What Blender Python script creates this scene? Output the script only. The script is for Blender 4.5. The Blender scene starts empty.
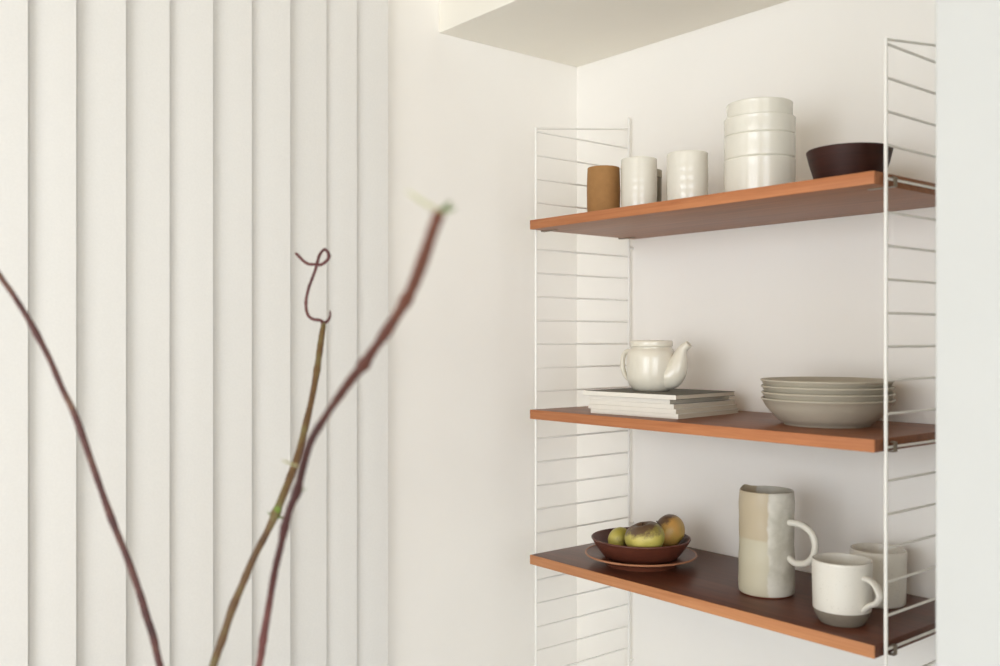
import bpy, bmesh, math, random
from mathutils import Vector, Matrix
random.seed(4)
scene = bpy.context.scene
COL = scene.collection
PI = math.pi
UP = Vector((0, 0, 1))

# ------------------------------------------------------------------ view
vs = scene.view_settings
vs.view_transform = 'Standard'
vs.look = 'None'
vs.gamma = 1.0
vs.use_curve_mapping = False
vs.exposure = 0.12

# ------------------------------------------------------------------ materials
def lin(c):
    return tuple(((v / 255) / 12.92 if v / 255 <= 0.04045 else ((v / 255 + 0.055) / 1.055) ** 2.4) for v in c) + (1.0,)

def new_mat(name):
    m = bpy.data.materials.new(name)
    m.use_nodes = True
    nt = m.node_tree
    return m, nt, nt.nodes['Principled BSDF']

def node(nt, kind, **inp):
    n = nt.nodes.new(kind)
    for k, v in inp.items():
        n.inputs[k].default_value = v
    return n

def obj_coords(nt, scale=(1, 1, 1)):
    tc = nt.nodes.new('ShaderNodeTexCoord')
    mp = nt.nodes.new('ShaderNodeMapping')
    mp.inputs['Scale'].default_value = scale
    nt.links.new(tc.outputs['Object'], mp.inputs['Vector'])
    return mp.outputs['Vector'], tc

def ramp(nt, fac, stops):
    r = nt.nodes.new('ShaderNodeValToRGB')
    e = r.color_ramp.elements
    while len(e) < len(stops):
        e.new(0.5)
    for el, (p, c) in zip(e, stops):
        el.position = p
        el.color = c
    nt.links.new(fac, r.inputs['Fac'])
    return r.outputs['Color']

def bump(nt, bsdf, height, strength, dist=0.002):
    b = node(nt, 'ShaderNodeBump', Strength=strength, Distance=dist)
    nt.links.new(height, b.inputs['Height'])
    nt.links.new(b.outputs['Normal'], bsdf.inputs['Normal'])

def simple(name, rgb, rough=0.5, metal=0.0, noise=0.0, nscale=40, bmp=0.0, spec=0.5, coat=0.0):
    m, nt, b = new_mat(name)
    b.inputs['Roughness'].default_value = rough
    b.inputs['Metallic'].default_value = metal
    b.inputs['Specular IOR Level'].default_value = spec
    b.inputs['Coat Weight'].default_value = coat
    b.inputs['Coat Roughness'].default_value = 0.15
    v, _ = obj_coords(nt)
    n = node(nt, 'ShaderNodeTexNoise', Scale=nscale, Detail=5.0, Roughness=0.6)
    nt.links.new(v, n.inputs['Vector'])
    c = lin(rgb)
    lo = tuple(max(0, x * (1 - noise)) for x in c[:3]) + (1,)
    hi = tuple(min(1, x * (1 + noise)) for x in c[:3]) + (1,)
    nt.links.new(ramp(nt, n.outputs['Fac'], [(0.3, lo), (0.7, hi)]), b.inputs['Base Color'])
    if bmp:
        bump(nt, b, n.outputs['Fac'], bmp)
    return m

def wood(name, dark, light, rough=0.4, scale=(1.2, 26, 26), spec=0.5):
    m, nt, b = new_mat(name)
    b.inputs['Roughness'].default_value = rough
    b.inputs['Specular IOR Level'].default_value = spec
    v, _ = obj_coords(nt, scale)
    n = node(nt, 'ShaderNodeTexNoise', Scale=3.0, Detail=8.0, Roughness=0.62, Distortion=0.7)
    nt.links.new(v, n.inputs['Vector'])
    n2 = node(nt, 'ShaderNodeTexNoise', Scale=14.0, Detail=4.0, Roughness=0.7)
    nt.links.new(v, n2.inputs['Vector'])
    mx = node(nt, 'ShaderNodeMath')
    mx.operation = 'MULTIPLY_ADD'
    mx.inputs[1].default_value = 0.35
    nt.links.new(n2.outputs['Fac'], mx.inputs[0])
    nt.links.new(n.outputs['Fac'], mx.inputs[2])
    nt.links.new(ramp(nt, mx.outputs[0], [(0.42, lin(dark)), (0.9, lin(light))]), b.inputs['Base Color'])
    bump(nt, b, n2.outputs['Fac'], 0.08)
    return m

def speckled(name, rgb, fleck, amount=0.66, rough=0.3, spec=0.5):
    m, nt, b = new_mat(name)
    b.inputs['Roughness'].default_value = rough
    b.inputs['Specular IOR Level'].default_value = spec
    v, _ = obj_coords(nt)
    n = node(nt, 'ShaderNodeTexNoise', Scale=420.0, Detail=2.0)
    nt.links.new(v, n.inputs['Vector'])
    n2 = node(nt, 'ShaderNodeTexNoise', Scale=18.0, Detail=3.0)
    nt.links.new(v, n2.inputs['Vector'])
    base = lin(rgb)
    nt.links.new(ramp(nt, n.outputs['Fac'], [(amount, base), (amount + 0.08, lin(fleck))]), b.inputs['Base Color'])
    bump(nt, b, n2.outputs['Fac'], 0.12, 0.004)
    return m

M = {}
M['wall'] = simple('white_wall_paint', (243, 240, 234), 0.75, noise=0.012, nscale=3, spec=0.25)
M['soffit'] = simple('warm_white_paint', (241, 237, 226), 0.75, noise=0.012, nscale=3, spec=0.25)
M['toned_down_wall'] = simple('toned_down_wall_paint', (203, 204, 201), 0.75, noise=0.012, nscale=3, spec=0.25)  # wall colour darkened to cancel the excess light on this face
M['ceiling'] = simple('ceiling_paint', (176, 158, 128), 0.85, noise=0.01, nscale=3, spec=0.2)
M['floor'] = wood('pale_grey_floorboards', (184, 189, 194), (202, 207, 211), 0.5, (1.0, 9, 9))
M['window'] = simple('white_window_paint', (235, 235, 232), 0.4)
M['wire'] = simple('white_powder_coat', (238, 236, 230), 0.35, noise=0.01)
M['clip'] = simple('dark_steel_clip', (140, 128, 112), 0.4, metal=0.6)
M['teak_top'] = wood('lit_teak_veneer', (122, 76, 48), (164, 108, 72), 0.42, (1.2, 26, 26), 0.32)  # teak lightened to carry the light on the top shelf's underside
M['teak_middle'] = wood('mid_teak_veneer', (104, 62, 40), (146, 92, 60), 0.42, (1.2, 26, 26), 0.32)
M['teak_low'] = wood('shaded_teak_veneer', (72, 40, 29), (108, 62, 44), 0.36, (1.2, 26, 26), 0.36)  # same teak, shade on the lowest shelf put into its colour
M['edge'] = wood('teak_edge_strip', (160, 96, 58), (190, 126, 82), 0.5, (1.2, 30, 30), 0.3)
M['edge_low'] = wood('pale_teak_edge_strip', (168, 108, 68), (198, 140, 96), 0.5, (1.2, 30, 30), 0.3)
M['blind'] = simple('white_blind_fabric', (222, 220, 215), 0.85, noise=0.02, nscale=260, bmp=0.05, spec=0.15)
M['rail'] = simple('white_blind_rail', (236, 235, 230), 0.4)
M['tan'] = simple('unglazed_tan_clay', (160, 119, 74), 0.75, noise=0.08, nscale=60, bmp=0.15, spec=0.2)
M['tan_in'] = simple('dark_brown_glaze', (78, 55, 38), 0.3, noise=0.1)
M['white_gloss'] = simple('glossy_white_glaze', (222, 218, 205), 0.26, noise=0.02, nscale=25, bmp=0.04, coat=0.4)
M['cream_gloss'] = simple('glossy_cream_glaze', (226, 220, 204), 0.28, noise=0.02, nscale=20, bmp=0.05, coat=0.4)
M['olive'] = simple('dark_olive_glaze', (104, 98, 78), 0.35, noise=0.08)
M['olive_rim'] = simple('pale_grey_glaze', (168, 162, 142), 0.35, noise=0.05)
M['dark_wood'] = wood('dark_stained_wood', (34, 17, 12), (64, 30, 20), 0.5, (2, 2, 30), 0.25)
M['bowl_wood'] = wood('reddish_brown_wood', (76, 38, 28), (104, 56, 40), 0.42, (3, 3, 24))
M['saucer_wood'] = wood('mid_brown_wood', (98, 52, 38), (128, 74, 54), 0.36, (2, 20, 20))
M['saucer_rim'] = wood('light_worn_wood', (156, 104, 74), (182, 128, 94), 0.45, (6, 6, 20))
M['stone'] = simple('matte_greige_glaze', (180, 172, 155), 0.42, noise=0.03, nscale=30, bmp=0.04)
M['stoneware_mug'] = speckled('speckled_white_glaze', (218, 214, 204), (190, 184, 172), 0.66, 0.3)
M['raw_clay'] = simple('raw_grey_brown_clay', (122, 112, 99), 0.8, noise=0.08, nscale=80, bmp=0.15, spec=0.2)
M['cup_glaze'] = speckled('grey_white_glaze', (226, 221, 210), (176, 168, 154), 0.66, 0.3)
M['red_clay'] = simple('red_brown_clay', (120, 66, 48), 0.8, noise=0.1, spec=0.2)
M['paper'] = simple('cream_page_edges', (218, 211, 197), 0.9, noise=0.05, nscale=300, spec=0.1)
M['spine'] = simple('off_white_spine', (232, 227, 216), 0.6, noise=0.02)
M['cover_dark'] = simple('grey_magazine_cover', (92, 88, 76), 0.65, noise=0.12, nscale=14)
M['cover_pale'] = simple('pale_magazine_cover', (206, 200, 188), 0.5, noise=0.04)
M['leaf'] = simple('fresh_green_leaf', (112, 134, 58), 0.5, noise=0.1)
M['leaf_pale'] = simple('pale_green_leaf', (190, 188, 142), 0.55, noise=0.06)
M['vase'] = simple('grey_vase_glaze', (150, 148, 142), 0.35, noise=0.05)
M['table'] = wood('light_oak_table', (170, 136, 98), (200, 166, 124), 0.45)
M['stalk'] = simple('dry_brown_stalk', (66, 46, 30), 0.8)

def page_lines(mat):
    nt = mat.node_tree
    b = nt.nodes['Principled BSDF']
    v, _ = obj_coords(nt, (1, 1, 900))
    n = node(nt, 'ShaderNodeTexNoise', Scale=2.0, Detail=2.0)
    nt.links.new(v, n.inputs['Vector'])
    nt.links.new(ramp(nt, n.outputs['Fac'], [(0.35, lin((172, 161, 143))), (0.65, lin((208, 198, 180)))]), b.inputs['Base Color'])
page_lines(M['paper'])

def bark(name, stops, nscale=30):
    m, nt, b = new_mat(name)
    b.inputs['Roughness'].default_value = 0.6
    v, _ = obj_coords(nt)
    n = node(nt, 'ShaderNodeTexNoise', Scale=nscale, Detail=4.0, Roughness=0.6)
    nt.links.new(v, n.inputs['Vector'])
    nt.links.new(ramp(nt, n.outputs['Fac'], [(p, lin(c)) for p, c in stops]), b.inputs['Base Color'])
    n2 = node(nt, 'ShaderNodeTexNoise', Scale=260.0, Detail=3.0)
    nt.links.new(v, n2.inputs['Vector'])
    bump(nt, b, n2.outputs['Fac'], 0.35, 0.002)
    return m
M['bark_red'] = bark('maroon_bark', [(0.3, (54, 28, 26)), (0.5, (82, 44, 40)), (0.7, (106, 76, 60))])
M['bark_olive'] = bark('olive_brown_bark', [(0.3, (64, 40, 25)), (0.5, (98, 70, 37)), (0.7, (110, 104, 62))], 22)
M['bark_tendril'] = bark('red_tendril_bark', [(0.3, (66, 24, 25)), (0.6, (92, 40, 37)), (0.8, (100, 72, 54))])

def bark_right():
    # reddish purple low on the stem, orange brown towards its tip
    m, nt, b = new_mat('purple_to_rust_bark')
    b.inputs['Roughness'].default_value = 0.6
    tc = nt.nodes.new('ShaderNodeTexCoord')
    sp = nt.nodes.new('ShaderNodeSeparateXYZ')
    nt.links.new(tc.outputs['Object'], sp.inputs[0])
    mr = nt.nodes.new('ShaderNodeMapRange')
    mr.inputs['From Min'].default_value = 1.05
    mr.inputs['From Max'].default_value = 1.54
    nt.links.new(sp.outputs['Z'], mr.inputs['Value'])
    n = node(nt, 'ShaderNodeTexNoise', Scale=40.0, Detail=4.0)
    nt.links.new(tc.outputs['Object'], n.inputs['Vector'])
    ma = node(nt, 'ShaderNodeMath')
    ma.operation = 'MULTIPLY_ADD'
    ma.inputs[1].default_value = 0.35
    nt.links.new(n.outputs['Fac'], ma.inputs[0])
    nt.links.new(mr.outputs['Result'], ma.inputs[2])
    nt.links.new(ramp(nt, ma.outputs[0], [(0.1, lin((122, 74, 69))), (0.45, lin((72, 33, 31))), (0.75, lin((60, 26, 24))),
                                          (0.98, lin((86, 42, 29))), (1.0, lin((98, 52, 34)))]), b.inputs['Base Color'])
    return m
M['bark_right'] = bark_right()

def pitcher_glaze():
    # beige on one half, pale grey on the other, the beige half darker above a dip line
    m, nt, b = new_mat('two_tone_dipped_glaze')
    b.inputs['Roughness'].default_value = 0.4
    tc = nt.nodes.new('ShaderNodeTexCoord')
    sp = nt.nodes.new('ShaderNodeSeparateXYZ')
    nt.links.new(tc.outputs['Object'], sp.inputs[0])
    n = node(nt, 'ShaderNodeTexNoise', Scale=26.0, Detail=4.0, Roughness=0.65)
    nt.links.new(tc.outputs['Object'], n.inputs['Vector'])
    def madd(sock, mul, add_sock=None, add=0.0):
        q = node(nt, 'ShaderNodeMath')
        q.operation = 'MULTIPLY_ADD'
        nt.links.new(sock, q.inputs[0])
        q.inputs[1].default_value = mul
        if add_sock:
            nt.links.new(add_sock, q.inputs[2])
        else:
            q.inputs[2].default_value = add
        return q.outputs[0]
    # across = x*.635 + y*.772 (metres across the face turned to the room)
    a = madd(sp.outputs['X'], 0.635, madd(sp.outputs['Y'], 0.772))
    a = madd(n.outputs['Fac'], 0.014, a)
    side = ramp(nt, madd(a, 40.0, None, 0.58), [(0.45, (0, 0, 0, 1)), (0.58, (1, 1, 1, 1))])
    hz = madd(n.outputs['Fac'], 0.012, sp.outputs['Z'])
    low = ramp(nt, madd(hz, 40.0, None, -3.75), [(0.42, lin((188, 181, 158))), (0.62, lin((180, 166, 140)))])
    n2 = node(nt, 'ShaderNodeTexNoise', Scale=34.0, Detail=3.0)
    nt.links.new(tc.outputs['Object'], n2.inputs['Vector'])
    grey = ramp(nt, n2.outputs['Fac'], [(0.38, lin((182, 178, 164))), (0.62, lin((204, 200, 188)))])
    mix = nt.nodes.new('ShaderNodeMix')
    mix.data_type = 'RGBA'
    nt.links.new(side, mix.inputs['Factor'])
    nt.links.new(low, mix.inputs['A'])
    nt.links.new(grey, mix.inputs['B'])
    nt.links.new(mix.outputs['Result'], b.inputs['Base Color'])
    bump(nt, b, n.outputs['Fac'], 0.1, 0.003)
    return m
M['pitcher'] = pitcher_glaze()
M['pitcher_handle'] = simple('pale_grey_glaze_handle', (214, 211, 200), 0.35, noise=0.04, bmp=0.05)

def apple_skin(name, green, gold, russet_at=0.62):
    # green yellow skin, russet brown around the stalk hollow (+Z of the fruit), freckles
    m, nt, b = new_mat(name)
    b.inputs['Roughness'].default_value = 0.42
    tc = nt.nodes.new('ShaderNodeTexCoord')
    sp = nt.nodes.new('ShaderNodeSeparateXYZ')
    nt.links.new(tc.outputs['Object'], sp.inputs[0])
    n = node(nt, 'ShaderNodeTexNoise', Scale=40.0, Detail=5.0, Roughness=0.65)
    nt.links.new(tc.outputs['Object'], n.inputs['Vector'])
    n2 = node(nt, 'ShaderNodeTexNoise', Scale=16.0, Detail=2.0)
    nt.links.new(tc.outputs['Object'], n2.inputs['Vector'])
    n3 = node(nt, 'ShaderNodeTexNoise', Scale=300.0, Detail=2.0)
    nt.links.new(tc.outputs['Object'], n3.inputs['Vector'])
    skin = ramp(nt, n2.outputs['Fac'], [(0.35, lin(green)), (0.65, lin(gold))])
    q = node(nt, 'ShaderNodeMath')
    q.operation = 'MULTIPLY_ADD'
    q.inputs[1].default_value = 22.0
    nt.links.new(sp.outputs['Z'], q.inputs[0])
    nt.links.new(n.outputs['Fac'], q.inputs[2])
    mask = ramp(nt, q.outputs[0], [(russet_at + 0.2, (0, 0, 0, 1)), (min(1, russet_at + 0.42), (1, 1, 1, 1))])
    mix = nt.nodes.new('ShaderNodeMix')
    mix.data_type = 'RGBA'
    nt.links.new(mask, mix.inputs['Factor'])
    nt.links.new(skin, mix.inputs['A'])
    mix.inputs['B'].default_value = lin((104, 82, 62))
    fl = ramp(nt, n3.outputs['Fac'], [(0.66, (0, 0, 0, 1)), (0.74, (0.55, 0.55, 0.55, 1))])
    mix2 = nt.nodes.new('ShaderNodeMix')
    mix2.data_type = 'RGBA'
    nt.links.new(fl, mix2.inputs['Factor'])
    nt.links.new(mix.outputs['Result'], mix2.inputs['A'])
    mix2.inputs['B'].default_value = lin((132, 108, 62))
    nt.links.new(mix2.outputs['Result'], b.inputs['Base Color'])
    bump(nt, b, n3.outputs['Fac'], 0.05)
    return m
M['apple_green'] = apple_skin('green_yellow_apple_skin', (166, 158, 68), (200, 186, 98), 0.54)
M['apple_gold'] = apple_skin('golden_apple_skin', (166, 150, 66), (198, 152, 82), 0.47)

# ------------------------------------------------------------------ helpers
def link(name, bm, mat, parent=None, smooth=None, loc=None):
    bmesh.ops.recalc_face_normals(bm, faces=bm.faces)
    me = bpy.data.meshes.new(name)
    bm.to_mesh(me)
    bm.free()
    if smooth is not None:
        for p in me.polygons:
            p.use_smooth = True
        me.set_sharp_from_angle(angle=math.radians(smooth))
    me.materials.append(mat)
    o = bpy.data.objects.new(name, me)
    COL.objects.link(o)
    if parent:
        o.parent = parent
    if loc:
        o.location = loc
    return o

def thing(name, label, cat, loc=(0, 0, 0), rotz=0.0, group=None):
    o = bpy.data.objects.new(name, None)
    o.empty_display_size = 0.05
    COL.objects.link(o)
    o.location = loc
    o.rotation_euler = (0, 0, rotz)
    return tag(o, label, cat, group)

def tag(o, label, cat, group=None):
    o['label'] = label
    o['category'] = cat
    if group:
        o['group'] = group
    return o

def struct(name, bm, mat, smooth=None):
    o = link(name, bm, mat, smooth=smooth)
    o['kind'] = 'structure'
    return o

def copy_thing(src, loc, label, rotz=0.0, group=None):
    r = src.copy()
    COL.objects.link(r)
    r.location = loc
    r.rotation_euler = (0, 0, rotz)
    r['label'] = label
    if group:
        r['group'] = group
    for ch in list(src.children):
        c = ch.copy()
        COL.objects.link(c)
        c.parent = r
        for g in list(ch.children):
            d = g.copy()
            COL.objects.link(d)
            d.parent = c
    return r

def box(bm, lo, hi, bevel=0.0, segs=2):
    vs_ = [bm.verts.new((x, y, z)) for x in (lo[0], hi[0]) for y in (lo[1], hi[1]) for z in (lo[2], hi[2])]
    f = [(0, 1, 3, 2), (4, 6, 7, 5), (0, 4, 5, 1), (2, 3, 7, 6), (0, 2, 6, 4), (1, 5, 7, 3)]
    fs = [bm.faces.new([vs_[i] for i in q]) for q in f]
    if bevel:
        es = list({e for fc in fs for e in fc.edges})
        bmesh.ops.bevel(bm, geom=es, offset=bevel, segments=segs, profile=0.5, affect='EDGES')
    return bm

def lathe(bm, prof, n=72, wob=None):
    """prof: (r, z) from the underside's centre round to the inside's centre; wob(angle, r, z) -> (r, z)"""
    rings = []
    for r, z in prof:
        if r < 1e-6:
            rings.append([bm.verts.new((0, 0, z))])
        else:
            ring = []
            for k in range(n):
                a = 2 * PI * k / n
                rr, zz = (r, z) if wob is None else wob(a, r, z)
                ring.append(bm.verts.new((rr * math.cos(a), rr * math.sin(a), zz)))
            rings.append(ring)
    for A, B in zip(rings, rings[1:]):
        for k in range(n):
            k2 = (k + 1) % n
            if len(A) == 1 and len(B) == 1:
                continue
            if len(A) == 1:
                bm.faces.new((A[0], B[k2], B[k]))
            elif len(B) == 1:
                bm.faces.new((A[k], A[k2], B[0]))
            else:
                bm.faces.new((A[k], A[k2], B[k2], B[k]))
    return bm

def arc(cx, cz, r, a0, a1, n=6):
    return [(cx + r * math.cos(math.radians(a0 + (a1 - a0) * i / n)), cz + r * math.sin(math.radians(a0 + (a1 - a0) * i / n))) for i in range(n + 1)]

def catmull(pts, sub=6):
    pts = [Vector(p) for p in pts]
    P = [pts[0] * 2 - pts[1]] + pts + [pts[-1] * 2 - pts[-2]]
    out = []
    for i in range(1, len(P) - 2):
        a, b, c, d = P[i - 1], P[i], P[i + 1], P[i + 2]
        for k in range(sub):
            t = k / sub
            out.append(0.5 * ((2 * b) + (c - a) * t + (2 * a - 5 * b + 4 * c - d) * t * t + (3 * b - a - 3 * c + d) * t ** 3))
    out.append(pts[-1])
    return out

def frames(path, ref=UP):
    fr = []
    nrm = None
    for i, p in enumerate(path):
        t = (path[min(i + 1, len(path) - 1)] - path[max(i - 1, 0)]).normalized()
        if nrm is None:
            r = ref if abs(t.dot(ref)) < 0.95 else Vector((1, 0, 0))
            nrm = (r - t * r.dot(t)).normalized()
        else:
            nrm = (nrm - t * nrm.dot(t)).normalized()
        fr.append((p, t, nrm, t.cross(nrm)))
    return fr

def tube(bm, path, rad, n=10, ref=UP, aspect=1.0, cap=True):
    """rad: one radius or one per point; aspect stretches the section along the second axis"""
    path = [Vector(p) for p in path]
    rr = rad if isinstance(rad, (list, tuple)) else [rad] * len(path)
    rings = []
    for (p, t, u, v), r in zip(frames(path, ref), rr):
        rings.append([bm.verts.new(p + u * (r * math.cos(2 * PI * k / n)) + v * (r * aspect * math.sin(2 * PI * k / n))) for k in range(n)])
    for A, B in zip(rings, rings[1:]):
        for k in range(n):
            bm.faces.new((A[k], A[(k + 1) % n], B[(k + 1) % n], B[k]))
    if cap:
        bm.faces.new(rings[0])
        bm.faces.new(list(reversed(rings[-1])))
    return bm

def bm_():
    return bmesh.new()

# ------------------------------------------------------------------ the room (the alcove's back wall runs along X, Z is up)
WX, WY = -0.187, 0.302          # left wall face, alcove back wall face
SY, SZ = -0.1210, 2.1240         # bulkhead front and underside
RX = 0.9237                      # alcove's right cheek
YF, XR, ZC = -3.75, 3.6, 2.62    # wall behind the viewer, extent to the right, ceiling

struct('floor', box(bm_(), (WX - 0.12, YF - 0.12, -0.12), (XR + 0.12, WY + 0.12, 0)), M['floor'])
struct('ceiling', box(bm_(), (WX - 0.12, YF - 0.12, ZC), (XR + 0.12, WY + 0.12, ZC + 0.12)), M['ceiling'])
struct('wall_back', box(bm_(), (WX - 0.12, WY, 0), (RX, WY + 0.12, ZC)), M['wall'])
struct('wall_right', box(bm_(), (RX, SY, 0), (XR, WY + 0.12, ZC), 0.003), M['toned_down_wall'])
struct('trim_1', box(bm_(), (WX, SY, SZ), (RX, WY, ZC), 0.002), M['soffit'])

def wall_with_opening(axis, p0, p1, a0, a1, w0, w1, z0, z1):
    """a wall slab between p0..p1 in thickness, a0..a1 along, with an opening w0..w1, z0..z1"""
    b = bm_()
    for (s0, s1, t0, t1) in ((a0, w0, 0, ZC), (w1, a1, 0, ZC), (w0, w1, 0, z0), (w0, w1, z1, ZC)):
        if axis == 'y':
            box(b, (p0, s0, t0), (p1, s1, t1))
        else:
            box(b, (s0, p0, t0), (s1, p1, t1))
    return b
LW = (-2.45, -1.62, 0.95, 2.25)   # window in the left wall (y0, y1, z0, z1)
FW = (0.4, 2.6, 0.8, 2.3)     # window behind the viewer (x0, x1, z0, z1)
struct('wall_left', wall_with_opening('y', WX - 0.12, WX, YF, WY, *LW), M['wall'])
RWN = (-3.1, -0.9, 0.8, 2.3)     # unseen window added far right to brighten the left wall (y0, y1, z0, z1)
struct('wall_side', wall_with_opening('y', XR, XR + 0.12, YF, SY, *RWN), M['wall'])
struct('wall_front', wall_with_opening('x', YF - 0.12, YF, WX - 0.12, XR, *FW), M['wall'])

def window(name, axis, p, w0, w1, z0, z1, panes):
    b = bm_()
    t = 0.045
    def bar(a0, a1, b0, b1):
        if axis == 'y':
            box(b, (p - 0.06, a0, b0), (p - 0.01, a1, b1), 0.004)
        else:
            box(b, (a0, p - 0.06, b0), (a1, p - 0.01, b1), 0.004)
    bar(w0, w0 + t, z0, z1)
    bar(w1 - t, w1, z0, z1)
    bar(w0, w1, z0, z0 + t)
    bar(w0, w1, z1 - t, z1)
    for k in range(1, panes):
        c = w0 + (w1 - w0) * k / panes
        bar(c - t / 2, c + t / 2, z0, z1)
    return struct(name, b, M['window'], 30)
window('window_1', 'x', YF, *FW, 3)
window('window_2', 'y', WX, *LW, 1)
window('fill_window', 'y', XR + 0.07, *RWN, 3)  # added frame for the fill light on the right

# ------------------------------------------------------------------ vertical blind on the left wall
blind = thing('vertical_blind', 'white vertical fabric blind hanging closed along the left wall', 'blind', (WX, 0, 0))
edges = [-0.2647, -0.3397, -0.409, -0.4912, -0.5706, -0.6477, -0.7275, -0.8049, -0.8875, -0.9617, -1.0346, -1.11, -1.186, -1.262]
ZB, ZT = 0.06, 2.47
link('head_rail', box(bm_(), (0.004, -1.36, ZT), (0.060, -0.262, ZT + 0.045), 0.003), M['rail'], blind, 30)
for k, y1 in enumerate(edges):
    y0 = (edges[k + 1] if k + 1 < len(edges) else y1 - 0.075) - 0.014
    b = bm_()
    n = 10
    tilt = (0.018, 0.017, 0.016, 0.021, 0.020, 0.022, 0.020, 0.023, 0.025, 0.023, 0.023, 0.023, 0.023, 0.023)[k]
    fr, bk = [], []
    for i in range(n + 1):
        s = i / n
        x = 0.005 + (tilt - 0.005) * s + 0.002 * math.sin(PI * s)
        y = y0 + (y1 - y0) * s
        fr.append((x, y))
        bk.append((x - 0.0012, y))
    loop = fr + bk[::-1]
    lo = [b.verts.new((x, y, ZB)) for x, y in loop]
    hi = [b.verts.new((x, y, ZT)) for x, y in loop]
    m = len(loop)
    for i in range(m):
        b.faces.new((lo[i], lo[(i + 1) % m], hi[(i + 1) % m], hi[i]))
    for i in range(n):
        b.faces.new((lo[i], lo[m - 1 - i], lo[m - 2 - i], lo[i + 1]))
        b.faces.new((hi[i], hi[i + 1], hi[m - 2 - i], hi[m - 1 - i]))
    link('slat', b, M['blind'], blind, 40)

# ------------------------------------------------------------------ ladder frames and shelves
SW, DEP = 0.79, 0.2883
Z0, PITCH, NR = 1.892, 0.0505, 27
RW, RR = 0.0029, 0.0021
ZBOT = Z0 - PITCH * (NR - 1) - 0.012
def ladder(x, label):
    t = thing('ladder_frame', label, 'shelf frame', (x, 0, ZBOT), 0, 'white wire ladder frames of the shelving')
    b = tube(bm_(), [(0, 0, 0), (0, 0, 1.9000 - ZBOT)], RW, 12)
    link('front_upright', b, M['wire'], t, 40)
    b = tube(bm_(), [(0, DEP, 0), (0, DEP, 1.9632 - ZBOT)], 0.0036, 12)
    link('rear_upright', b, M['wire'], t, 40)
    b = tube(bm_(), [(0, 0, 1.8985 - ZBOT), (0, DEP, 1.9364 - ZBOT)], RR, 10)
    link('top_bar', b, M['wire'], t, 40)
    first = None
    for i in range(NR):
        if first is None:
            first = link('rung', tube(bm_(), [(0, 0, 0), (0, DEP, 0)], RR, 10), M['wire'], t, 40, (0, 0, Z0 - ZBOT))
        else:
            c = first.copy()
            COL.objects.link(c)
            c.parent = t
            c.location = (0, 0, Z0 - PITCH * i - ZBOT)
    for zz in (1.66, 1.02, 0.70):
        b = tube(bm_(), [(0, DEP, zz - ZBOT), (0, WY - 0.0005, zz - ZBOT)], 0.004, 10)
        link('wall_mount', b, M['wire'], t, 40)
    return t
ladder(0.0, 'white wire ladder frame at the left end of the shelves')
ladder(SW, 'white wire ladder frame at the right end of the shelves, beside the wall edge')

TOPS = (1.7000, 1.2990, 0.9916)
TH = 0.0195
def shelf(z, label, board, edge):
    t = thing('wall_shelf', label, 'shelf', (0.006, -0.0226, z - TH), 0, 'teak shelves between the ladder frames')
    L, D = SW - 0.012, 0.32
    link('board', box(bm_(), (0, 0.0042, 0), (L, D, TH), 0.0008), board, t, 30)
    link('front_edge', box(bm_(), (0, 0, 0), (L, 0.004, TH), 0.0008), edge, t, 30)
    for sx in (0, 1):
        for yy in (0.045, 0.285):
            # a bent strip that grips the rung and runs in under the board
            pr = [(0.034, -0.0009), (-0.0090, -0.0009), (-0.0090, TH * 0.70), (-0.0032, TH * 0.70)]
            b = bm_()
            th = 0.0014
            def seg(a, c):
                lo = (min(a[0], c[0]) - (th / 2 if a[0] == c[0] else 0), yy - 0.005, min(a[1], c[1]) - (th / 2 if a[1] == c[1] else 0))
                hi = (max(a[0], c[0]) + (th / 2 if a[0] == c[0] else 0), yy + 0.005, max(a[1], c[1]) + (th / 2 if a[1] == c[1] else 0))
                if sx:
                    lo, hi = (L - hi[0], lo[1], lo[2]), (L - lo[0], hi[1], hi[2])
                box(b, lo, hi)
            for a, c in zip(pr, pr[1:]):
                seg(a, c)
            link('hook', b, M['clip'], t)
    return t
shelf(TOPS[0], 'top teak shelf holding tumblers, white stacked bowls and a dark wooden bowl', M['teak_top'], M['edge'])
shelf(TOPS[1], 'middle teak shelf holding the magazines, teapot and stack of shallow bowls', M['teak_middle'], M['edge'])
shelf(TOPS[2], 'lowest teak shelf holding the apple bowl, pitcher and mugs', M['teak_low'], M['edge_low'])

# ------------------------------------------------------------------ top shelf
def tumbler_profile(r0, r1, h, wall=0.0035, ribs=0, amp=0.0, bulge=0.0, steps=36):
    out = [(0, 0.002), (r0 - 0.008, 0.002), (r0 - 0.006, 0.0)] + arc(r0 - 0.004, 0.004, 0.004, -90, 0, 4)
    for i in range(1, steps):
        s = i / steps
        r = r0 + (r1 - r0) * s + bulge * math.sin(PI * s)
        if ribs:
            r += amp * math.sin(2 * PI * ribs * s) * (1 - abs(2 * s - 1) ** 4)
        out.append((r, 0.004 + (h - 0.006) * s))
    out += arc(r1 - wall / 2, h - wall / 2, wall / 2, 0, 180, 6)
    out += [(r0 + (r1 - r0) * s - wall + bulge * math.sin(PI * s) * 0.6, 0.004 + (h - 0.006) * s) for s in (0.8, 0.5, 0.2)]
    out += [(r0 - wall - 0.003, 0.006), (0, 0.005)]
    return out

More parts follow.
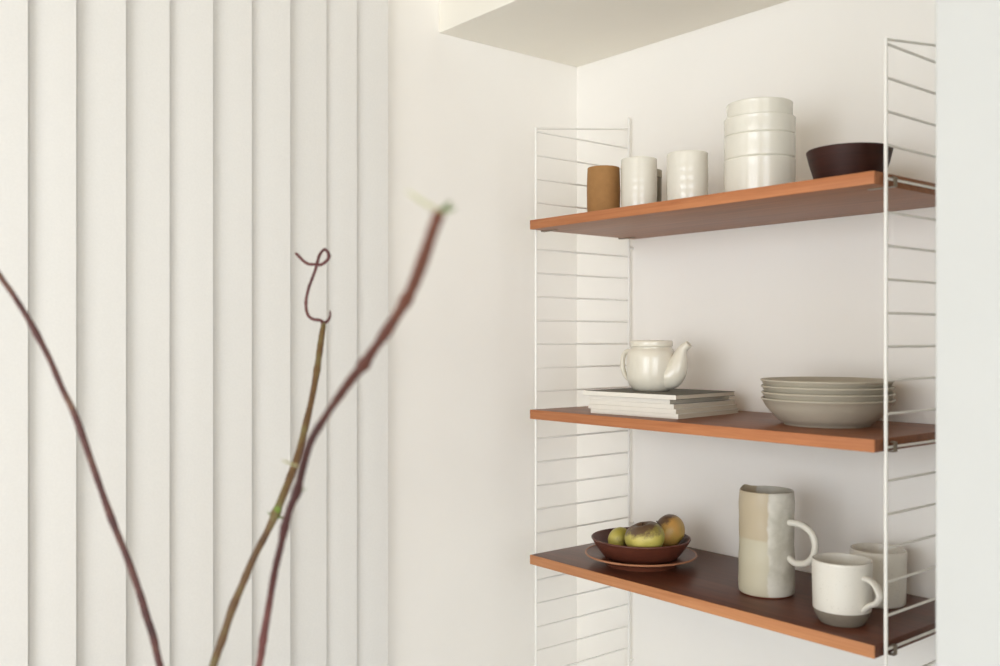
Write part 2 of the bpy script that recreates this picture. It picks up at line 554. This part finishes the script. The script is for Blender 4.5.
zt = TOPS[0]
t = thing('tumbler', 'tan unglazed clay tumbler, leftmost on the top shelf', 'tumbler', (0.1177, 0.085, zt))
def split_lathe(t, prof_out, prof_in, mo, mi, n_out, n_in, wob=None):
    link(n_out, lathe(bm_(), prof_out, 72, wob), mo, t, 40)
    link(n_in, lathe(bm_(), prof_in, 72, wob), mi, t, 40)
P = tumbler_profile(0.0335, 0.0335, 0.1075, bulge=0.0014)
cut = [i for i, p in enumerate(P) if abs(p[1] - 0.1075) < 1e-5][0]
split_lathe(t, P[:cut + 3], P[cut + 2:], M['tan'], M['tan_in'], 'body', 'inside')

rib = tag(link('ribbed_tumbler', lathe(bm_(), tumbler_profile(0.0355, 0.0358, 0.1110, ribs=7, amp=0.00014, bulge=0.0006)), M['white_gloss'], None, 40, (0.2174, 0.085, zt)),
          'glossy white ribbed tumbler right of the tan clay tumbler', 'tumbler', 'white ribbed tumblers on the top shelf')
r2 = tag(link('ribbed_tumbler', lathe(bm_(), tumbler_profile(0.0385, 0.0390, 0.1050, ribs=6, amp=0.00014, bulge=0.0005)), M['white_gloss'], None, 40, (0.3377, 0.09, zt)),
         'glossy white wider tumbler left of the white stacked bowls', 'tumbler', 'white ribbed tumblers on the top shelf')

t = thing('tumbler', 'dark olive tumbler mostly hidden behind the white ribbed tumbler', 'tumbler', (0.1398, 0.19, zt))
P = tumbler_profile(0.0342, 0.0349, 0.1090)
link('body', lathe(bm_(), P), M['olive'], t, 40)
link('rim_band', lathe(bm_(), [(0.0352, 0.094), (0.0356, 0.0945), (0.0356, 0.1085), (0.0352, 0.1095), (0.0345, 0.1094), (0.0344, 0.094), (0.0352, 0.094)]), M['olive_rim'], t, 40)

def stack_bowl(label, z, top=0.0720, straight=False):
    if straight:
        out = [(0, 0.003), (0.056, 0.003), (0.0575, 0), (0.0600, 0.0005), (0.0615, 0.004), (0.0622, 0.020)]
    else:
        out = [(0, 0.003), (0.038, 0.003), (0.040, 0), (0.043, 0), (0.0445, 0.003), (0.052, 0.015), (0.0568, 0.0255)] + arc(0.0585, 0.0335, 0.0042, -60, 0, 5)
    out += [(0.0628, 0.045), (0.0630, 0.053), (0.0632, top - 0.003)] + arc(0.0614, top - 0.002, 0.0020, 0, 180, 6)
    out += [(0.0590, 0.054), (0.0585, 0.040), (0.0560, 0.032), (0.0515, 0.022), (0.046, 0.0105), (0.040, 0.008), (0, 0.0075)]
    def wob(a, r, zz):
        return r * (1 + 0.006 * math.cos(3 * a + 1)), zz
    return tag(link('stacking_bowl', lathe(bm_(), out, 72, wob), M['white_gloss'], None, 40, (0.488, 0.11, z)), label, 'bowl', 'white bowls stacked on the top shelf')
stack_bowl('glossy white bowl at the bottom of the white stack on the top shelf', zt, straight=True)
stack_bowl('glossy white bowl second from the bottom of the white stack', zt + 0.0425)
stack_bowl('glossy white bowl third from the bottom of the white stack', zt + 0.0850, 0.0620)
o = stack_bowl('glossy white bowl on top of the white stack, a little narrower', zt + 0.1160, 0.0600)
o.scale = (0.925, 0.925, 0.97)

out = [(0, 0.002), (0.047, 0.002), (0.049, 0)] + arc(0.0495, 0.003, 0.003, -90, -15, 4) + [(0.058, 0.023), (0.0645, 0.044), (0.0685, 0.0610)]
out += arc(0.0667, 0.0623, 0.0020, 0, 180, 6) + [(0.060, 0.044), (0.053, 0.023), (0.046, 0.008), (0.040, 0.006), (0, 0.006)]
tag(link('wooden_bowl', lathe(bm_(), out, 80), M['dark_wood'], None, 40, (0.6650, 0.110, zt)),
    'dark stained wooden bowl with flared sides at the right of the top shelf', 'bowl')

# ------------------------------------------------------------------ middle shelf: magazines, teapot, shallow bowls
zm = TOPS[1]
def magazine(label, corner, w, d, rot, z, th, cover):
    """corner: front right corner; the spine runs along the front, pages open to the back"""
    t = thing('magazine', label, 'magazine', (corner[0], corner[1], z), rot, 'magazines stacked under the teapot')
    c = 0.0007
    link('page_block', box(bm_(), (-w + 0.001, 0.0012, c), (-0.001, d - 0.001, th - c)), M['paper'], t)
    b = bm_()
    box(b, (-w, 0, 0), (0, d, c))
    box(b, (-w, 0, th - c), (0, d, th))
    link('cover', b, cover, t)
    link('spine', box(bm_(), (-w, -0.0007, 0), (0, 0.0011, th), 0.0004, 1), M['spine'], t)
    return t
TM = 0.0089
a5 = math.radians(5)
magazine('pale magazine at the very bottom of the stack on the middle shelf', (0.3620, 0.034), 0.211, 0.212, a5 + 0.01, zm, TM, M['cover_pale'])
magazine('pale magazine second from the bottom of the magazine stack', (0.3565, 0.034), 0.214, 0.212, a5, zm + TM, TM, M['cover_pale'])
magazine('pale magazine in the middle of the five in the stack', (0.3510, 0.034), 0.209, 0.206, a5 - 0.02, zm + 2 * TM, TM, M['cover_pale'])
magazine('pale magazine second from the top, set back from the one above', (0.3400, 0.036), 0.200, 0.206, a5, zm + 3 * TM, TM, M['cover_pale'])
magazine('dark grey covered magazine on top of the stack, under the teapot', (0.3595, 0.030), 0.228, 0.200, a5 - 0.01, zm + 4 * TM, TM, M['cover_dark'])

zp = zm + 5 * TM
t = thing('teapot', 'cream glazed teapot with flat lid standing on the magazines', 'teapot', (0.2190, 0.1200, zp), math.radians(14))
body = [(0, 0.003), (0.030, 0.003), (0.032, 0), (0.0345, 0.0005), (0.040, 0.006), (0.0460, 0.015), (0.0488, 0.026), (0.0498, 0.038), (0.0501, 0.056),
        (0.0497, 0.068), (0.0480, 0.0780), (0.0440, 0.0848), (0.0415, 0.0865), (0.0415, 0.0885), (0.040, 0.0890), (0.0385, 0.0885), (0.0385, 0.084), (0.044, 0.072), (0.046, 0.05), (0.044, 0.02), (0.034, 0.007), (0, 0.006)]
link('body', lathe(bm_(), body, 80), M['cream_gloss'], t, 50)
lid = [(0, 0.0895), (0.042, 0.0895), (0.0428, 0.0902), (0.0434, 0.0925), (0.0436, 0.0985), (0.0428, 0.1012), (0.0408, 0.1022), (0.030, 0.1026), (0, 0.1028)]
link('lid', lathe(bm_(), lid, 72), M['cream_gloss'], t, 50)
# spout, swelling low on the body and rising to a cut lip
sp = catmull([(0.030, 0, 0.029), (0.043, 0, 0.031), (0.0525, 0, 0.039), (0.0595, 0, 0.0535), (0.0640, 0, 0.0690), (0.0705, 0, 0.0845), (0.0835, 0, 0.0955)], 5)
n = len(sp)
def rad_at(s):
    ks = [(0, 0.0270), (0.2, 0.0262), (0.4, 0.0226), (0.6, 0.0174), (0.8, 0.0112), (0.92, 0.0078), (1, 0.0080)]
    for (a, ra), (c, rc) in zip(ks, ks[1:]):
        if s <= c:
            u = (s - a) / (c - a)
            return ra + (rc - ra) * u
    return ks[-1][1]
rads = [rad_at(i / (n - 1)) for i in range(n)]
b = bm_()
fr = frames(sp, Vector((0, 1, 0)))
rings = []
seq = [(i, rads[i]) for i in range(n)] + [(i, rads[i] - 0.0026) for i in range(n - 1, n - 12, -1)]
for i, r in seq:
    p, tt, u, v = fr[i]
    # the lip is cut flatter than square to the spout
    rings.append([b.verts.new(p + u * (r * math.cos(2 * PI * k / 24)) + v * (r * math.sin(2 * PI * k / 24))) for k in range(24)])
for A, B in zip(rings, rings[1:]):
    for k in range(24):
        b.faces.new((A[k], A[(k + 1) % 24], B[(k + 1) % 24], B[k]))
b.faces.new(rings[0])
b.faces.new(rings[-1])
link('spout', b, M['cream_gloss'], t, 60)
hp = catmull([(-0.0450, 0, 0.0780), (-0.056, 0, 0.0790), (-0.0635, 0, 0.0715), (-0.0665, 0, 0.057), (-0.0650, 0, 0.041), (-0.0575, 0, 0.0265), (-0.0440, 0, 0.0200)], 6)
link('handle', tube(bm_(), hp, 0.0050, 14, Vector((0, 1, 0)), 1.0), M['cream_gloss'], t, 60)

def shallow_bowl(label, z, k):
    R = 0.1115
    out = [(0, 0.0032), (0.066, 0.0032), (0.0675, 0), (0.0720, 0), (0.0735, 0.0030), (0.0775, 0.0050), (0.0865, 0.0125), (0.0960, 0.0225), (0.1040, 0.0325), (R - 0.0022, 0.0430)]
    out += arc(R - 0.0018, 0.0450, 0.0018, -40, 160, 6)
    out += [(0.1010, 0.0355), (0.0930, 0.0255), (0.0835, 0.0160), (0.0755, 0.0100), (0.066, 0.0084), (0.05, 0.0078), (0, 0.0075)]
    return tag(link('shallow_bowl', lathe(bm_(), out, 96), M['stone'], None, 40, (0.600 + (0, 0.0008, -0.0006, -0.0012)[k], 0.148 + (0, -0.0006, 0.001, 0)[k], z)),
               label, 'bowl', 'greige bowls stacked on the middle shelf')
for k, nm in enumerate(('shallow greige bowl at the bottom of its stack, on the middle shelf', 'shallow greige bowl second from the bottom of its stack',
                        'shallow greige bowl third from the bottom of its stack', 'shallow greige bowl on top of the greige stack, its inside showing')):
    shallow_bowl(nm, zm + 0.0109 * k, k)

# ------------------------------------------------------------------ lowest shelf: saucer, bowl, apples, pitcher, mugs
zl = TOPS[2]
BX, BY = 0.2085, 0.1000
t = thing('wooden_plate', 'flat brown wooden plate under the apple bowl', 'plate', (BX, BY, zl))
out = [(0, 0.005), (0.060, 0.005), (0.062, 0), (0.070, 0), (0.075, 0.0075), (0.098, 0.0150), (0.1095, 0.0190), (0.1095, 0.0218), (0.096, 0.0180), (0.080, 0.0137), (0.074, 0.0130), (0, 0.0128)]
link('dish', lathe(bm_(), out, 96), M['saucer_wood'], t, 40)
link('rim', lathe(bm_(), [(0.1092, 0.0187), (0.1118, 0.0195), (0.1130, 0.0210), (0.1130, 0.0225), (0.1112, 0.0234), (0.1092, 0.0222), (0.1092, 0.0187)], 96), M['saucer_rim'], t, 40)

out = [(0, 0.002), (0.064, 0.002), (0.066, 0), (0.070, 0.0005), (0.0755, 0.0045), (0.0865, 0.0180), (0.0950, 0.0305), (0.0995, 0.0385)]
out += arc(0.0985, 0.0398, 0.0019, -20, 170, 6) + [(0.0910, 0.0310), (0.0825, 0.0190), (0.0715, 0.0075), (0.064, 0.0052), (0, 0.0048)]
zb = zl + 0.0131
tag(link('fruit_bowl', lathe(bm_(), out, 96), M['bowl_wood'], None, 40, (BX, BY, zb)),
    'reddish brown wooden bowl filled with three apples', 'bowl')

def apple(label, loc, R, axis, skin, squash=0.86, roll=0.0):
    t = thing('apple', label, 'apple', loc, 0, 'apples in the wooden bowl')
    q = UP.rotation_difference(Vector(axis).normalized()) @ Matrix.Rotation(roll, 3, 'Z').to_quaternion()
    t.rotation_mode = 'QUATERNION'
    t.rotation_quaternion = q
    prof = []
    for i in range(41):
        a = -PI / 2 + PI * i / 40
        r = R * math.cos(a)
        z = R * squash * math.sin(a)
        s = math.sin(a)
        # hollows at the stalk and at the flower end
        if s > 0:
            z -= R * 0.34 * math.exp(-(r / (R * 0.26)) ** 2)
        else:
            z += R * 0.20 * math.exp(-(r / (R * 0.24)) ** 2)
        r *= 1 + 0.05 * s
        prof.append((max(r, 0.0), z) if 0 < i < 40 else (0, z))
    def wob(a, r, zz):
        return r * (1 + 0.022 * math.cos(5 * a) * (1 if zz < 0 else 0.5) + 0.015 * math.cos(2 * a + 0.7)), zz + 0.0006 * math.cos(5 * a) * (r / R)
    link('fruit', lathe(bm_(), prof, 60, wob), skin, t, 80)
    top = R * squash - R * 0.34
    link('stalk', tube(bm_(), catmull([(0, 0, top - 0.001), (0.001, 0, top + 0.006), (0.003, 0.001, top + 0.012)], 3), [0.0011] * 6 + [0.0015], 8, Vector((0, 1, 0))), M['stalk'], t, 50)
    return t
apple('green yellow apple in front, brown round its stalk, biggest in the bowl', (0.2480, 0.0690, 1.0545), 0.0402, (-0.14, -0.16, 0.90), M['apple_green'], 0.80)
apple('golden apple at the back right of the bowl, highest of the three', (0.2395, 0.1480, 1.0540), 0.0370, (-0.74, -0.36, 0.60), M['apple_gold'], 0.88, 1.0)
apple('small green apple sitting low at the left of the bowl', (0.1765, 0.0710, 1.0380), 0.0262, (0.80, 0.10, -0.10), M['apple_green'], 0.86, 0.4)

# pitcher
t = thing('pitcher', 'tall two-tone beige and grey stoneware pitcher with a loop handle', 'pitcher', (0.5025, 0.1100, zl), math.radians(-2))
out = [(0, 0.003), (0.042, 0.003), (0.0435, 0.0022)] + arc(0.0452, 0.0055, 0.0035, -90, 0, 4)
for i in range(1, 25):
    s = i / 25
    out.append((0.0490 - 0.0005 * s + 0.0006 * math.sin(9 * s) + 0.0004 * math.sin(23 * s), 0.0055 + 0.178 * s))
out += arc(0.0468, 0.1838, 0.0017, 0, 180, 6)
out += [(0.0448, 0.15), (0.0448, 0.05), (0.042, 0.010), (0, 0.008)]
def lip(a, r, z):
    # pinched pouring lip on the side away from the handle
    d = math.atan2(math.sin(a - PI), math.cos(a - PI))
    k = max(0.0, (z - 0.150) / 0.035) ** 1.6 * math.exp(-(d / 0.26) ** 2)
    side = max(0.0, (z - 0.150) / 0.035) ** 1.6 * math.exp(-((abs(d) - 0.62) / 0.25) ** 2)
    return r * (1 + 0.05 * k - 0.02 * side - 0.012 * max(0, (z - 0.10) / 0.085)), z + 0.0035 * k
link('body', lathe(bm_(), out, 96, lip), M['pitcher'], t, 40)
link('bare_foot', lathe(bm_(), [(0, 0), (0.0442, 0), (0.0462, 0.0010), (0.0472, 0.0034), (0.045, 0.0045), (0, 0.0035)], 72), M['red_clay'], t, 40)
hp = catmull([(0.0440, 0, 0.1330), (0.059, 0, 0.1340), (0.080, 0, 0.1310), (0.0960, 0, 0.1190), (0.1010, 0, 0.1010), (0.0965, 0, 0.0820), (0.0830, 0, 0.0680), (0.062, 0, 0.0640), (0.0440, 0, 0.0720)], 6)
link('handle', tube(bm_(), hp, 0.0059, 16, Vector((0, 1, 0)), 1.0), M['pitcher_handle'], t, 60)

# mug with a bare clay foot
t = thing('mug', 'white speckled mug with bare clay base, front right of the lowest shelf', 'mug', (0.6860, 0.0530, zl), math.radians(-12))
R = 0.0468
out = [(0.0425, 0.0215), (0.0445, 0.0215), (0.0452, 0.0235)] + [(0.0452 + (R - 0.0452) * s, 0.0235 + 0.075 * s) for s in (0.2, 0.4, 0.6, 0.8, 0.95)]
out += arc(R - 0.0018, 0.0998, 0.0018, 0, 180, 6) + [(0.0428, 0.07), (0.0425, 0.03), (0.038, 0.012), (0.030, 0.008), (0, 0.0075)]
link('body', lathe(bm_(), out, 80), M['stoneware_mug'], t, 40)
link('bare_base', lathe(bm_(), [(0, 0.002), (0.030, 0.002), (0.0315, 0), (0.0335, 0), (0.036, 0.0025), (0.0415, 0.0125), (0.0448, 0.0200), (0.0450, 0.0226), (0.0425, 0.0222), (0.0385, 0.0125), (0.030, 0.0074), (0, 0.007)], 80), M['raw_clay'], t, 40)
hp = catmull([(0.0430, 0, 0.0790), (0.0540, 0, 0.0795), (0.0660, 0, 0.0745), (0.0745, 0, 0.0620), (0.0745, 0, 0.0540), (0.0670, 0, 0.0450), (0.0570, 0, 0.0400), (0.0425, 0, 0.0275)], 6)
link('handle', tube(bm_(), hp, 0.0068, 14, Vector((0, 1, 0)), 0.66), M['stoneware_mug'], t, 60)

# cup behind it
out = [(0, 0.003), (0.034, 0.003), (0.036, 0), (0.040, 0)] + arc(0.0410, 0.004, 0.004, -90, 0, 4)
out += [(0.0452 + 0.0015 * s, 0.006 + 0.084 * s) for s in (0.05, 0.3, 0.5, 0.7, 0.9)] + arc(0.0449, 0.0920, 0.0017, 0, 180, 6)
out += [(0.0430, 0.075), (0.0420, 0.03), (0.037, 0.010), (0, 0.008)]
tag(link('cup', lathe(bm_(), out, 80), M['cup_glaze'], None, 40, (0.6640, 0.2050, zl)),
    'greyish white cup standing behind the white mug on the lowest shelf', 'cup')

# ------------------------------------------------------------------ branches in front, in a vase on a table below the view
LEFT_STEM = [
    (0.4586, -0.9290, 0.9305, 0.00518),
    (0.4455, -0.9450, 0.9995, 0.00518),
    (0.4323, -0.9610, 1.0731, 0.00489),
    (0.4272, -0.9672, 1.1076, 0.00472),
    (0.4221, -0.9734, 1.1317, 0.00460),
    (0.4184, -0.9779, 1.1524, 0.00460),
    (0.4089, -0.9894, 1.1950, 0.00437),
    (0.3973, -1.0037, 1.2410, 0.00426),
    (0.3863, -1.0170, 1.2893, 0.00414),
    (0.3710, -1.0356, 1.3583, 0.00403),
    (0.3607, -1.0481, 1.3928, 0.00391),
    (0.3520, -1.0587, 1.4250, 0.00391),
    (0.3418, -1.0712, 1.4561, 0.00380),
    (0.3345, -1.0801, 1.4768, 0.00380),
    (0.3242, -1.0925, 1.5021, 0.00357),
    (0.3155, -1.1032, 1.5216, 0.00345),
    (0.3023, -1.1192, 1.5561, 0.00334),
    (0.2862, -1.1387, 1.6033, 0.00288),
    (0.2753, -1.1520, 1.6320, 0.00230),
]
MID_STEM = [
    (0.4257, -0.9375, 0.9210, 0.00527),
    (0.4271, -0.9201, 0.9813, 0.00532),
    (0.4229, -0.8938, 1.0559, 0.00541),
    (0.4202, -0.8813, 1.0840, 0.00558),
    (0.4184, -0.8677, 1.1188, 0.00538),
    (0.4175, -0.8531, 1.1481, 0.00518),
    (0.4167, -0.8382, 1.1779, 0.00510),
    (0.4161, -0.8232, 1.2019, 0.00502),
    (0.4157, -0.8080, 1.2290, 0.00544),
    (0.4071, -0.7870, 1.2639, 0.00540),
    (0.3971, -0.7676, 1.2974, 0.00536),
    (0.3849, -0.7510, 1.3309, 0.00505),
    (0.3728, -0.7342, 1.3694, 0.00486),
    (0.3592, -0.7192, 1.4066, 0.00493),
    (0.3440, -0.7062, 1.4365, 0.00487),
    (0.3369, -0.6992, 1.4560, 0.00455),
    (0.3297, -0.6921, 1.4716, 0.00353),
]
TENDRIL = [
    (0.3275, -0.6916, 1.4688, 0.00325),
    (0.3244, -0.6939, 1.4752, 0.00255),
    (0.3172, -0.7010, 1.4766, 0.00241),
    (0.3118, -0.7060, 1.4809, 0.00241),
    (0.3087, -0.7082, 1.4887, 0.00241),
    (0.3073, -0.7084, 1.5001, 0.00241),
    (0.3080, -0.7075, 1.5100, 0.00241),
    (0.3100, -0.7051, 1.5228, 0.00241),
    (0.3127, -0.7018, 1.5341, 0.00241),
    (0.3154, -0.6985, 1.5455, 0.00227),
    (0.3172, -0.6963, 1.5554, 0.00241),
    (0.3233, -0.6968, 1.5649, 0.00240),
    (0.3293, -0.6958, 1.5716, 0.00240),
    (0.3346, -0.6940, 1.5747, 0.00239),
    (0.3390, -0.6918, 1.5719, 0.00239),
    (0.3404, -0.6901, 1.5655, 0.00253),
    (0.3394, -0.6914, 1.5606, 0.00253),
    (0.3355, -0.6945, 1.5564, 0.00239),
    (0.3302, -0.6979, 1.5534, 0.00239),
    (0.3226, -0.7024, 1.5541, 0.00226),
    (0.3150, -0.7085, 1.5549, 0.00240),
    (0.3096, -0.7135, 1.5592, 0.00240),
    (0.3055, -0.7168, 1.5643, 0.00255),
    (0.3024, -0.7191, 1.5682, 0.00255),
    (0.3003, -0.7216, 1.5707, 0.00227),
]
SPUR = [
    (0.3284, -0.6905, 1.4716, 0.00283),
    (0.3307, -0.6862, 1.4752, 0.00226),
    (0.3316, -0.6835, 1.4815, 0.00184),
    (0.3307, -0.6831, 1.4894, 0.00128),
]
RIGHT_STEM = [
    (0.4439, -0.8840, 0.9116, 0.00489),
    (0.4748, -0.8778, 0.9936, 0.00481),
    (0.5046, -0.8730, 1.0731, 0.00467),
    (0.5168, -0.8739, 1.1061, 0.00474),
    (0.5304, -0.8731, 1.1488, 0.00447),
    (0.5532, -0.8770, 1.1932, 0.00428),
    (0.5666, -0.8764, 1.2230, 0.00446),
    (0.5782, -0.8780, 1.2437, 0.00463),
    (0.5911, -0.8781, 1.2672, 0.00447),
    (0.6050, -0.8770, 1.2861, 0.00474),
    (0.6264, -0.8823, 1.3123, 0.00454),
    (0.6491, -0.8863, 1.3406, 0.00455),
    (0.6728, -0.8889, 1.3599, 0.00465),
    (0.7076, -0.8938, 1.3822, 0.00408),
    (0.7425, -0.8986, 1.4032, 0.00489),
    (0.7609, -0.8998, 1.4151, 0.00509),
    (0.7798, -0.9005, 1.4266, 0.00564),
    (0.8015, -0.9055, 1.4378, 0.00489),
    (0.8349, -0.9122, 1.4554, 0.00493),
    (0.8619, -0.9187, 1.4694, 0.00540),
    (0.8875, -0.9269, 1.4808, 0.00543),
    (0.9077, -0.9339, 1.4910, 0.00529),
    (0.9318, -0.9439, 1.5033, 0.00531),
    (0.9557, -0.9542, 1.5161, 0.00512),
    (0.9748, -0.9624, 1.5270, 0.00498),
    (0.9942, -0.9703, 1.5378, 0.00483),
]

def stem(name, data, mat, parent=None, sub=4, knots=(), n=12):
    pts = [Vector(p[:3]) for p in data]
    pp = catmull(pts, sub)
    rr = []
    for i in range(len(data) - 1):
        for k in range(sub):
            rr.append(data[i][3] + (data[i + 1][3] - data[i][3]) * k / sub)
    rr.append(data[-1][3])
    rr = [r * 0.9 * (1 + random.uniform(-0.08, 0.08)) for r in rr]
    for kn, amt in knots:
        i = kn * sub
        for d in (-2, -1, 0, 1, 2):
            if 0 <= i + d < len(rr):
                rr[i + d] *= 1 + amt * math.exp(-(d / 1.1) ** 2)
    # round off the tip
    rr[-1] *= 0.55
    return link(name, tube(bm_(), pp, rr, n), mat, parent, 80)

def leaf(name, base, direction, length, width, mat, parent):
    d = Vector(direction).normalized()
    s = d.cross(Vector((0.635, 0.772, 0.2)) if abs(d.z) > 0.8 else UP).normalized()
    up = s.cross(d).normalized()
    b = bm_()
    L, C, Rr, C2 = [], [], [], []
    n = 8
    for i in range(n + 1):
        q = i / n
        w = width / 2 * math.sin(PI * min(1, q * 0.96 + 0.04)) ** 0.8
        p = Vector(base) + d * (length * q) + up * (0.25 * length * q * q)
        C.append(b.verts.new(p))
        C2.append(b.verts.new(p - up * 0.0007))
        L.append(b.verts.new(p + s * w + up * w * 0.35))
        Rr.append(b.verts.new(p - s * w + up * w * 0.35))
    for i in range(n):
        b.faces.new((L[i], C[i], C[i + 1], L[i + 1]))
        b.faces.new((C[i], Rr[i], Rr[i + 1], C[i + 1]))
        b.faces.new((L[i], L[i + 1], C2[i + 1], C2[i]))
        b.faces.new((C2[i], C2[i + 1], Rr[i + 1], Rr[i]))
    return link(name, b, mat, parent, 70)

VX, VY = 0.444, -0.912
LEFT_STEM.insert(0, (0.4640, -0.9120, 0.757, 0.005))
MID_STEM.insert(0, (0.4410, -0.9260, 0.762, 0.005))
RIGHT_STEM.insert(0, (0.4280, -0.8950, 0.757, 0.005))
br = stem('branch', LEFT_STEM, M['bark_red'], None, 4, ((8, .12), (10, .1), (13, .25), (5, .15)))
tag(br, 'bare maroon branch leaning left out of the frame, leftmost of three', 'branch', 'branches in the vase')

t = thing('branch', 'olive brown branch ending in a thin looped red tendril', 'branch', (0, 0, 0), 0, 'branches in the vase')
stem('stem', MID_STEM, M['bark_olive'], t, 4, ((5, .15), (9, .25), (14, .12), (17, .25)))
ten = stem('tendril', TENDRIL, M['bark_tendril'], t, 4, ((5, .15), (10, .15), (15, .25)), 10)
stem('spur', SPUR, M['bark_tendril'], t, 4, (), 10)
leaf('leaf', (0.4205, -0.8080, 1.2290), (0.05, -0.03, 0.05), 0.013, 0.008, M['leaf'], t)
leaf('leaf', (0.4200, -0.8100, 1.2250), (0.06, 0.05, -0.03), 0.012, 0.008, M['leaf'], t)
leaf('leaf', (0.4170, -0.8120, 1.2240), (-0.03, -0.04, 0.03), 0.010, 0.006, M['leaf'], t)

t = thing('branch', 'thick reddish branch bending right towards the viewer, green bud at its tip', 'branch', (0, 0, 0), 0, 'branches in the vase')
stem('stem', RIGHT_STEM, M['bark_right'], t, 4, ((8, .2), (10, .25), (17, .25), (19, .1), (21, .12), (4, .12)))
leaf('bud', (0.9945, -0.9705, 1.5370), (0.05, 0.06, 0.0), 0.011, 0.010, M['leaf'], t)
leaf('bud', (0.9942, -0.9703, 1.5380), (0.01, 0.02, 0.03), 0.010, 0.009, M['leaf'], t)
leaf('leaf', (0.9940, -0.9700, 1.5380), (-0.55, -0.70, 0.28), 0.027, 0.009, M['leaf_pale'], t)
leaf('leaf', (0.6264, -0.8823, 1.3150), (-0.60, -0.74, 0.12), 0.022, 0.008, M['leaf_pale'], t)
leaf('bud', (0.6050, -0.8770, 1.2861), (0.60, 0.72, 0.1), 0.010, 0.005, M['leaf'], t)

out = [(0, 0.003), (0.052, 0.003), (0.055, 0), (0.060, 0.002), (0.070, 0.02), (0.075, 0.05), (0.072, 0.09), (0.062, 0.125), (0.053, 0.145), (0.050, 0.165), (0.053, 0.182)]
out += arc(0.0525, 0.1845, 0.002, 0, 180, 5) + [(0.0465, 0.165), (0.049, 0.145), (0.058, 0.122), (0.066, 0.09), (0.071, 0.05), (0.064, 0.015), (0, 0.008)]
tag(link('vase', lathe(bm_(), out, 64), M['vase'], None, 40, (VX, VY, 0.745)), 'round grey vase holding the three bare branches', 'vase')
t = thing('side_table', 'round light oak table standing under the vase of branches', 'table', (VX, VY, 0))
link('tabletop', lathe(bm_(), [(0, 0.717), (0.30, 0.717), (0.308, 0.722), (0.31, 0.731), (0.308, 0.740), (0.302, 0.745), (0, 0.745)], 80), M['table'], t, 30)
for k in range(3):
    a = 2 * PI * k / 3 + 0.4
    link('leg', tube(bm_(), [(0.16 * math.cos(a), 0.16 * math.sin(a), 0.7175), (0.25 * math.cos(a), 0.25 * math.sin(a), 0)], [0.02, 0.013], 14), M['table'], t, 40)

# ------------------------------------------------------------------ light: daylight through the two windows, one of them wide, and an added fill light far to the right
DAY = (0.91, 0.945, 0.99)
def window_light(name, loc, rot, w, h, power, col):
    l = bpy.data.lights.new(name, 'AREA')
    l.shape = 'RECTANGLE'
    l.size, l.size_y = w, h
    l.energy = power
    l.color = col
    o = bpy.data.objects.new(name, l)
    COL.objects.link(o)
    o.location = loc
    o.rotation_euler = rot
    return o
window_light('window_daylight', ((FW[0] + FW[1]) / 2, YF - 0.065, (FW[2] + FW[3]) / 2), (math.radians(90), 0, 0), FW[1] - FW[0], FW[3] - FW[2], 66, DAY)
window_light('side_window_daylight', (WX - 0.065, (LW[0] + LW[1]) / 2, (LW[2] + LW[3]) / 2), (math.radians(90), 0, math.radians(-90)), LW[1] - LW[0], LW[3] - LW[2], 5, DAY)
window_light('right_fill_light', (XR + 0.065, (RWN[0] + RWN[1]) / 2, (RWN[2] + RWN[3]) / 2), (math.radians(90), 0, math.radians(90)), RWN[1] - RWN[0], RWN[3] - RWN[2], 52, DAY)  # added fill for the left wall and blind

w = bpy.data.worlds.new('room_daylight')
scene.world = w
w.use_nodes = True
bg = w.node_tree.nodes['Background']
bg.inputs['Color'].default_value = (0.9, 0.95, 1.0, 1)
bg.inputs['Strength'].default_value = 0.9

# ------------------------------------------------------------------ camera
cd = bpy.data.cameras.new('camera')
cam = bpy.data.objects.new('camera', cd)
COL.objects.link(cam)
cam.location = (1.5304, -1.3574, 1.45)
cam.rotation_euler = (PI / 2, 0, 0.8828)
cd.sensor_width = 36
cd.lens = 34.43
cd.shift_y = 0.0053
cd.clip_start = 0.02
cd.dof.use_dof = True
cd.dof.focus_distance = 1.9
cd.dof.aperture_fstop = 2.8
scene.camera = cam
scene.cycles.max_bounces = 10
scene.cycles.diffuse_bounces = 8
